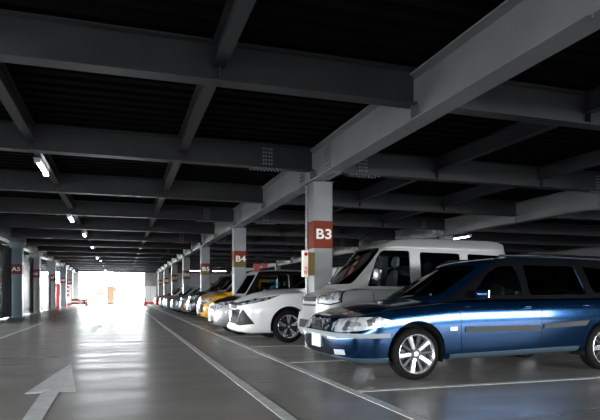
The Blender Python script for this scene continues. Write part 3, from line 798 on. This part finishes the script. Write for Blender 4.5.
for s in (-1, 1):
    bm = bmesh.new(); P = [(2.50, s*.755, 1.04), (2.60, s*.755, 1.04), (2.60, s*.665, 1.42), (2.53, s*.665, 1.42)]
    A = [bm.verts.new(p) for p in P]; B = [bm.verts.new((p[0], p[1]-s*.02, p[2])) for p in P]
    bm.faces.new(A); bm.faces.new(B[::-1])
    for i in range(4): bm.faces.new((A[i], A[(i+1) % 4], B[(i+1) % 4], B[i]))
    obj('pillar_trim', bm, 'beige', v)['label'] = 'beige inner door pillar trim'

# ---- silver kei van
HW = .74
VAN = dict(L=3.86, W=1.48, paint='p_silver', wheels=(.72, 3.02), wr=.29, wz=.29, arch=.335, style='steel',
    bot=[(0, .32), (.3, .26), (3.4, .26), (3.72, .34)],
    side_top=[(0, .98), (.2, 1.04), (.5, 1.08), (.9, 1.13), (3.72, 1.15)], deck=[(0, 1.02), (.15, 1.11), (.35, 1.18), (.65, 1.21), (1.0, 1.22), (3.72, 1.22)],
    nose=[(.2, .06), (.35, .0), (.62, -.02), (.70, .03), (1.0, .06), (1.1, .10)],
    can=dict(wb=.69, wt=.60, belt=[(.4, 1.18), (1, 1.17), (3.7, 1.19)], roof=[(.6, 1.85), (1.1, 1.90), (1.5, 2.0), (2.2, 2.03), (3.4, 2.025), (3.86, 1.98)],
        xf=[(0, .38), (.5, .74), (.93, 1.06), (1, 1.14)], xr=[(0, 3.84), (.5, 3.82), (.93, 3.76), (1, 3.70)], bowf=.16, bowr=.04, crown=.05, rc=.09),
    windows=[[(.86, 1.18), (1.70, 1.18), (1.70, 1.81), (1.18, 1.81), (1.06, 1.66)], [(1.90, 1.23), (2.72, 1.23), (2.72, 1.78), (1.90, 1.79)], [(2.88, 1.24), (3.62, 1.26), (3.60, 1.76), (2.88, 1.78)]],
    screen=((.63, 1.22), (.545, 1.86)), rear=((.52, 1.3), (.48, 1.8)), seats=(1.36,), seath=.56, seatmat='seat_grey', mirror=(.98, 1.38), mirror_size=(.05, .08, .10), tint_from=1.8,
    seams=[[(.95, 1.10), (.98, .85), (1.02, .35)], [(1.79, 1.10), (1.79, .35)], [(2.8, 1.1), (2.8, .9), (2.6, .6), (2.58, .35)]],
    handles=[(1.68, 1.0), (1.95, 1.0)], plate=(-.015, .50),
    patches=[('headlight_bezel', 'plastic', [(.05, -.42, .885), (.05, -.43, 1.04), (.14, -.60, 1.08), (.36, -.71, 1.10), (.38, -.715, .91), (.20, -.66, .86)], .006, True), ('headlight', 'lamp', [(.06, -.45, .905), (.06, -.46, 1.02), (.14, -.60, 1.055), (.33, -.70, 1.075), (.35, -.705, .925), (.20, -.66, .885)], .012, True),
        ('grille', 'plastic', [(0, -.34, .92), (0, .34, .92), (0, .36, 1.0), (0, -.36, 1.0)], .005, False),
        ('grille_slot', 'plastic', [(0, -.36, .84), (0, .36, .84), (0, .36, .875), (0, -.36, .875)], .005, False),
        ('bumper', 'p_silver', [(0, 0, .42), (.02, -.3, .42), (.12, -.62, .42), (.38, -.72, .42), (.38, -.72, .70), (.12, -.62, .72), (.02, -.3, .73), (0, 0, .73)], .03, True),
        ('lower_intake', 'plastic', [(0, -.30, .46), (0, .30, .46), (0, .30, .60), (0, -.30, .60)], .036, False),
        ('door_trim', 'rim_dark', quad(1.05, 1.75, .62, .68, HW), .01, True)])
vn, vnb = car('minivan', VAN, (3.12, 9.32, 0), 'silver minivan parked between the dark blue estate car and the B3 pillar')
bm = bmesh.new(); tube(bm, [(1.02, .50, 1.90), (1.12, .50, 1.98), (.95+.45, .40, 2.22)], .006, 6); obj('antenna', bm, 'dark', vn)
bm = bmesh.new(); tube(bm, [(.39, -.15, 1.25), (.74, .30, 1.57)], .008, 6); tube(bm, [(.52, .5, 1.25), (.42, -.05, 1.25)], .008, 6); obj('wiper', bm, 'chrome', vn)
sb = bmesh.new(); sb.from_mesh(canopy(VAN, .02)); svb = BVHTree.FromBMesh(sb); sb.free()
for p, m in (([(1.0, -.05, 1.70), (1.0, .09, 1.70), (1.02, .09, 1.755), (1.02, -.05, 1.755)], 'white'), ([(.93, .22, 1.66), (.93, .28, 1.66), (.95, .28, 1.72), (.95, .22, 1.72)], 'cream'), ([(.9, .24, 1.58), (.9, .30, 1.58), (.92, .30, 1.64), (.92, .24, 1.64)], 'cream')):
    snap_patch('windscreen_sticker', p, svb, .004, .002, m, vn)
for s in (-1, 1):
    bm = bmesh.new(); box(bm, 1.72, 1.88, s*.60-.015, s*.60+.015, 1.22, 1.78); bm.free()
# gutter line
bm = bmesh.new()
gb = bmesh.new(); gb.from_mesh(canopy(VAN)); gvb = BVHTree.FromBMesh(gb); gb.free()
ribbon(bm, [(1.0, -.62, 1.72), (1.14, -.61, 1.84), (1.4, -.61, 1.87), (2.4, -.61, 1.87), (3.45, -.61, 1.86)], .02, gvb, .012, mirror=True); obj('roof_gutter', bm, 'p_silver', vn)
bm = bmesh.new()
for z in (1.92,): pass
bm.free()

# ---- white crossover
HW = .92
SUV = dict(L=4.7, W=1.84, paint='p_white', wheels=(1.06, 3.7), wr=.355, wz=.355, arch=.415, rimr=.25, style='twin', wa=18,
    bot=[(0, .24), (.3, .20), (.8, .22), (4.7, .3)],
    side_top=[(0, .84), (.2, .93), (.5, 1.0), (1.1, 1.06), (2, 1.08), (4.7, 1.12)], deck=[(0, .90), (.12, .97), (.4, 1.06), (.8, 1.13), (1.2, 1.17), (1.6, 1.18), (4.7, 1.18)],
    nose=[(.2, .05), (.3, -.05), (.42, .03), (.6, .04), (.78, .02), (.9, .10), (1., .16)],
    can=dict(wb=.84, wt=.66, belt=[(1., 1.13), (2, 1.13), (4.7, 1.18)], roof=[(1.2, 1.5), (1.95, 1.60), (2.6, 1.67), (3.6, 1.65), (4.5, 1.56)],
        xf=[(0, 1.20), (.5, 1.62), (.93, 2.0), (1, 2.1)], xr=[(0, 4.6), (.5, 4.5), (.93, 4.3), (1, 4.2)], bowf=.28, bowr=.1, narrow=.05, crown=.035),
    windows=[[(1.85, 1.17), (2.65, 1.17), (2.65, 1.54), (2.35, 1.52)], [(2.78, 1.17), (3.6, 1.2), (3.55, 1.53), (2.78, 1.55)], [(3.7, 1.22), (4.2, 1.28), (4.0, 1.48), (3.66, 1.52)]],
    screen=((.64, 1.17), (.54, 1.54)), rear=((.6, 1.25), (.5, 1.5)), seats=(2.4,), mirror=(1.85, 1.17), tint_from=2.7,
    seams=[[(1.6, 1.0), (1.6, .3)]], seams3=[[(.2, -.70, .98), (.6, -.78, 1.05), (1.3, -.80, 1.12)]], plate=(-.04, .62),
    patches=[('headlight', 'lamp_dark', [(.05, -.30, .80), (.04, -.32, .87), (.14, -.62, .91), (.40, -.83, .96), (.85, -.92, 1.03), (.60, -.90, .93), (.35, -.84, .86), (.12, -.60, .80)], .006, True),
        ('grille', 'plastic', [(0, -.34, .74), (0, .34, .74), (0, .40, .86), (0, -.40, .86)], .006, False),
        ('side_intake', 'plastic', [(.02, -.30, .40), (.14, -.62, .38), (.34, -.84, .42), (.26, -.79, .55), (.16, -.70, .72), (.04, -.32, .72)], .006, True),
        ('lower_grille', 'plastic', [(0, -.30, .40), (0, .30, .40), (0, .30, .70), (0, -.30, .70)], .006, False),
        ('chrome_wedge', 'chrome', [(.04, -.36, .42), (.05, -.41, .42), (.16, -.70, .76), (.14, -.66, .77)], .012, True),
        ('headlight_bar', 'chrome', [(.07, -.38, .815), (.30, -.80, .87), (.30, -.80, .885), (.07, -.38, .83)], .012, True)])
car('crossover_car', SUV, (2.36, 12.27, 0), 'white crossover with black wedge grille parked just beyond the B3 pillar')

def small_car(paint, H=1.5, W=1.5, L=3.5, hoodmat=None, lamp='lamp', **k):
    hw = W/2; hz = H*.62; s = H/1.55
    belt = k.pop('belt', .60*H)
    d = dict(L=L, W=W, paint=paint, wheels=(.68, L-.62), wr=.29, wz=.29, arch=.34, style='steel',
        bot=[(0, .26), (.3, .2), (L, .28)], side_top=[(0, belt*.80), (.2, belt*.88), (.6, belt*.95), (1.1, belt*.985), (L, belt*1.03)],
        deck=[(0, belt*.85), (.12, belt*.92), (.4, belt*1.0), (.8, belt*1.05), (L, belt*1.05)],
        nose=[(.2, .05), (.4, -.01), (.55, .0), (.8, .07), (1.1, .16)],
        can=dict(wb=hw-.07, wt=hw-.2, belt=[(.6, belt*1.03), (L, belt*1.06)], roof=[(.9, H*.93), (1.5, H*.985), (2.2, H), (L, H*.95)],
            xf=[(0, .78), (.5, 1.12), (.93, 1.45), (1, 1.52)], xr=[(0, L-.1), (.5, L-.17), (.93, L-.3), (1, L-.36)], bowf=.2, bowr=.06, crown=.03),
        windows=[[(1.38, belt*1.06), (2.0, belt*1.06), (2.0, H*.93), (1.72, H*.92)], [(2.12, belt*1.06), (L-.55, belt*1.09), (L-.65, H*.93), (2.12, H*.93)]],
        screen=((hw-.17, belt*1.08), (hw-.28, H*.93)), rear=((hw-.2, belt*1.1), (hw-.3, H*.92)), seats=(1.75,), mirror=(1.3, belt*1.12), tint_from=2.1,
        seams=[[(1.15, belt*.95), (1.15, .3)], [(2.06, belt*.95), (2.06, .3)]], plate=(-.01, .42),
        patches=[('headlight', lamp, [(.05, -hw*.48, belt*.66), (.04, -hw*.5, belt*.78), (.20, -hw*.8, belt*.85), (.42, -hw*.95, belt*.88), (.34, -hw*.93, belt*.76), (.14, -hw*.74, belt*.66)], .008, True),
            ('grille', 'plastic', [(0, -hw*.42, belt*.66), (0, hw*.42, belt*.66), (0, hw*.42, belt*.76), (0, -hw*.42, belt*.76)], .006, False),
            ('lower_intake', 'plastic', [(0, -hw*.5, .28), (0, hw*.5, .28), (0, hw*.5, .36), (0, -hw*.5, .36)], .006, False),
            ('fog_lamp', 'lens_clear', [(.08, -hw*.66, .34), (.14, -hw*.8, .34), (.14, -hw*.8, .40), (.08, -hw*.66, .40)], .008, True)])
    if hoodmat: d['hoodmat'] = hoodmat; d['hoodz'] = belt*.8
    for a, b in k.items(): d[a] = d[a] + b if a == 'patches' else b
    return d
CB = [6.82 + 2.64*k for k in range(20)]
c3 = small_car('p_silver', 1.68, 1.48, 3.4, hoodmat='p_black', belt=.98)
c3['frame'] = 'dark'; c3['can'].update(xf=[(0, .62), (.5, .84), (.93, 1.04), (1, 1.10)], roof=[(.7, 1.62), (1.1, 1.66), (1.8, 1.69), (3.4, 1.64)])
c3['windows'][0] = [(1.05, 1.05), (2.0, 1.05), (2.0, 1.57), (1.25, 1.56)]
car('hatchback', c3, (2.24, CB[3]-.02, 0), 'small silver car with black bonnet, directly beyond the white crossover')
c4 = small_car('p_cyan', 1.52, 1.68, 3.9)
car('hatchback', c4, (3.05, CB[4]-.12, 0), 'bright blue car mostly hidden, parked just before the B4 pillar')
c5 = small_car('p_yellow', 1.58, 1.80, 4.1, belt=1.04, patches=[('black_bumper', 'rim_dark', [(0, 0, .42), (.02, -.5, .42), (.10, -.68, .42), (.10, -.68, .68), (.02, -.5, .70), (0, 0, .70)], .012, True)], wr=.32, wz=.32, arch=.37)
c5['patches'] = [p for p in c5['patches'] if p[0] not in ('grille',)]
car('van', c5, (2.62, CB[5]+.05, 0), 'yellow car with dark grey lower grille, just beyond the B4 pillar')
c6 = small_car('p_silver', 1.9, 1.68, 4.2, belt=1.12)
car('minivan', c6, (2.95, CB[6], 0), 'tall silver van partly hidden behind the yellow car')
c7 = small_car('p_black', 1.85, 1.55, 3.6, belt=1.15, patches=[('white_front', 'p_white', [(0, 0, .36), (.04, -.4, .36), (.12, -.62, .4), (.12, -.62, .62), (.04, -.4, .62), (0, 0, .62)], .012, True)])
car('minivan', c7, (2.80, CB[7]-.1, 0), 'tall black minivan with white front just before the B5 pillar')
c8 = small_car('p_brown', 1.6, 1.5, 3.4, belt=1.02)
car('hatchback', c8, (2.75, CB[8]+.1, 0), 'brownish small car just beyond the B5 pillar')
c9 = small_car('p_lblue', 1.48, 1.65, 3.9)
for k, (nx, lb) in enumerate(((2.55, 'light blue small car next beyond the brownish car'), (2.45, 'light blue small car, second beyond the brownish car'))):
    if k == 0: p9, _ = car('hatchback', c9, (nx, CB[9], 0), lb)
    else:
        o = copy_tree(p9); o.location = (nx, CB[9+k], 0); o['label'] = lb
c12 = small_car('p_white', 1.5, 1.65, 3.9)
p12, _ = car('hatchback', c12, (2.5, CB[11], 0), 'white small car beyond the light blue cars')
for k, (nx, lb) in enumerate(((2.6, 'white small car, second beyond the light blue cars'), (2.7, 'white small car farthest down the right row')) ):
    o = copy_tree(p12); o.location = (nx, CB[13+2*k], 0); o['label'] = lb
c13 = small_car('p_red', 1.5, 1.65, 3.9)
car('hatchback', c13, (2.4, CB[14], 0), 'red small car far down the right row')
# second row behind
c20 = small_car('p_white', 1.62, 1.65, 3.9, patches=[('tail_lamp', 'red_lens', [(.05, -.62, 1.0), (.12, -.74, 1.0), (.12, -.74, 1.3), (.05, -.6, 1.3)], .01, True)])
q, _ = car('hatchback', c20, (8.1, CB[7], 0), 'white small car in the back row seen between the pillars', 'cars parked in the back row')
for k, lb in ((10, 'white small car deeper in the back row'), (5, 'white small car in the back row behind the yellow one')):
    o = copy_tree(q); o.location = (8.2, CB[k], 0); o['label'] = lb
# left side cars
# ---------------------------------------------------------------- left side fittings
def panel(name, x, y0, y1, z0, z1, m, label, cat, grp=None):
    t = empty(name, (x, y0, 0), label, cat, grp)
    bm = bmesh.new(); n = max(2, int((z1-z0)/.25)); 
    for i in range(n): box(bm, -.03, .02, .05, y1-y0-.05, z0+(z1-z0)*i/n+.004, z0+(z1-z0)*(i+1)/n-.004)
    box(bm, -.045, -.02, .05, y1-y0-.05, z0, z1)
    obj('slats', bm, m, t)
    bm = bmesh.new()
    for yy in (0, y1-y0-.05): box(bm, -.05, .04, yy, yy+.05, 0, z1)
    box(bm, -.05, .04, .05, y1-y0-.05, z1-.06, z1); obj('frame', bm, 'plastic', t)
    return t
panel('shutter_panel', -4.62, 28.5, 33.4, .05, 3.0, 'panel_black', 'glossy black slatted shutter between the A5 and A6 pillars', 'shutter', 'black shutters along the left')
panel('shutter_panel', -4.75, 22.0, 27.8, .05, 3.1, 'panel_black', 'glossy black slatted shutter at the left edge before the A5 pillar', 'shutter', 'black shutters along the left')
panel('shutter_panel', -4.62, 34.1, 41.2, .05, 2.35, 'panel_black', 'low glossy black slatted panel between the A6 and A7 pillars', 'shutter', 'black shutters along the left')
# red cabinet, board, cones, barrier
t = empty('vending_machine', (-4.72, 44.6, 0), 'red drinks cabinet standing between the A7 and A8 pillars', 'vending machine')
bm = bmesh.new(); prism(bm, rnd([(-.4, -.5), (.4, -.5), (.4, .5), (-.4, .5)], .04, 2), 'z', .08, 1.85); obj('cabinet', bm, 'red', t)
bm = bmesh.new(); box(bm, -.35, .41, -.45, .45, 0, .08); obj('plinth', bm, 'dark', t)
bm = bmesh.new(); box(bm, .4, .42, -.4, .4, .9, 1.7); obj('front_window', bm, 'plastic', t)
t = empty('notice_board', (-4.42, 51.5, 0), 'tall white notice board with red writing beside the left pillars', 'sign')
bm = bmesh.new(); box(bm, -.32, .32, -.02, .02, .25, 1.85); obj('board', bm, 'white', t)
bm = bmesh.new(); box(bm, -.3, -.26, -.02, .02, 0, .25); box(bm, .26, .3, -.02, .02, 0, .25); obj('stand', bm, 'steel', t)
bm = bmesh.new()
for z in (1.55, 1.2, .85): box(bm, -.14, .14, -.03, -.02, z, z+.2)
obj('red_marking', bm, 'red', t)
def cone(x, y, label):
    t = empty('traffic_cone', (x, y, 0), label, 'traffic cone', 'red traffic cones at the far opening')
    bm = bmesh.new(); box(bm, -.2, .2, -.2, .2, 0, .04); obj('base', bm, 'cone', t)
    bm = bmesh.new(); tube(bm, [(0, 0, .04), (0, 0, .75)], [.15, .03], 16); obj('body', bm, 'cone', t, smooth=True, sharp=50)
    bm = bmesh.new(); tube(bm, [(0, 0, .35), (0, 0, .47)], [.106, .085], 16); obj('white_collar', bm, 'white', t, smooth=True, sharp=50)
    return t
cone(-4.5, 52.9, 'red traffic cone at the left end of the arrow barrier')
cone(-2.95, 53.0, 'red traffic cone at the right end of the arrow barrier')
cone(2.05, 52.5, 'red traffic cone at the right side of the far opening')
t = empty('arrow_barrier', (-3.75, 53.4, 0), 'low red barrier board with a white arrow between two cones', 'barrier')
bm = bmesh.new(); box(bm, -.75, .75, -.03, .03, .12, .62); obj('board', bm, 'signred2', t)
bm = bmesh.new(); prism(bm, [(-.6, .30), (.25, .30), (.25, .2), (.6, .37), (.25, .54), (.25, .44), (-.6, .44)], 'y', -.04, -.03); obj('white_arrow', bm, 'white', t)
bm = bmesh.new()
for x in (-.6, .6): box(bm, x-.03, x+.03, -.2, .2, 0, .12)
obj('foot', bm, 'dark', t)
# gate unit outside and bars with yellow signs
t = empty('ticket_machine', (-1.1, 62.6, -.02), 'tall pale orange ticket machine standing in the far opening', 'ticket machine')
bm = bmesh.new(); prism(bm, rnd([(-.38, -.35), (.38, -.35), (.38, .35), (-.38, .35)], .05, 3), 'z', .12, 1.95); obj('cabinet', bm, mat('pale_orange', (.42, .26, .17), .5), t)
bm = bmesh.new(); box(bm, -.4, .4, -.38, .38, 0, .12); obj('plinth', bm, 'dark', t)
bm = bmesh.new(); box(bm, .38, .55, -.1, .1, 1.35, 1.8); obj('side_sign', bm, 'red', t)
for x, nm in ((-2.35, 'left'), (1.3, 'right')):
    t = empty('clearance_sign', (x*.95, 62.8, 0), 'small yellow clearance sign %s of the ticket machine' % nm, 'sign', 'yellow signs in the far opening')
    bm = bmesh.new(); box(bm, -.32, .32, -.03, .03, .98, 1.2); obj('board', bm, 'yellow', t)
    bm = bmesh.new(); tube(bm, [(0, 0, -.02), (0, 0, .98)], .02, 8); obj('post', bm, 'white', t)
t = empty('wall_cabinet', (2.9, 61.2, 0), 'grey cabinet with a red base against the far end wall', 'cabinet')
bm = bmesh.new(); box(bm, -.55, .65, -.25, .25, .2, 1.9); obj('cabinet', bm, 'fixture', t)
bm = bmesh.new(); box(bm, -.58, .68, -.28, .28, 0, .2); obj('base', bm, 'red', t)
bm = bmesh.new(); box(bm, .045, .055, -.26, -.25, .25, 1.85); obj('door_gap', bm, 'dark', t)
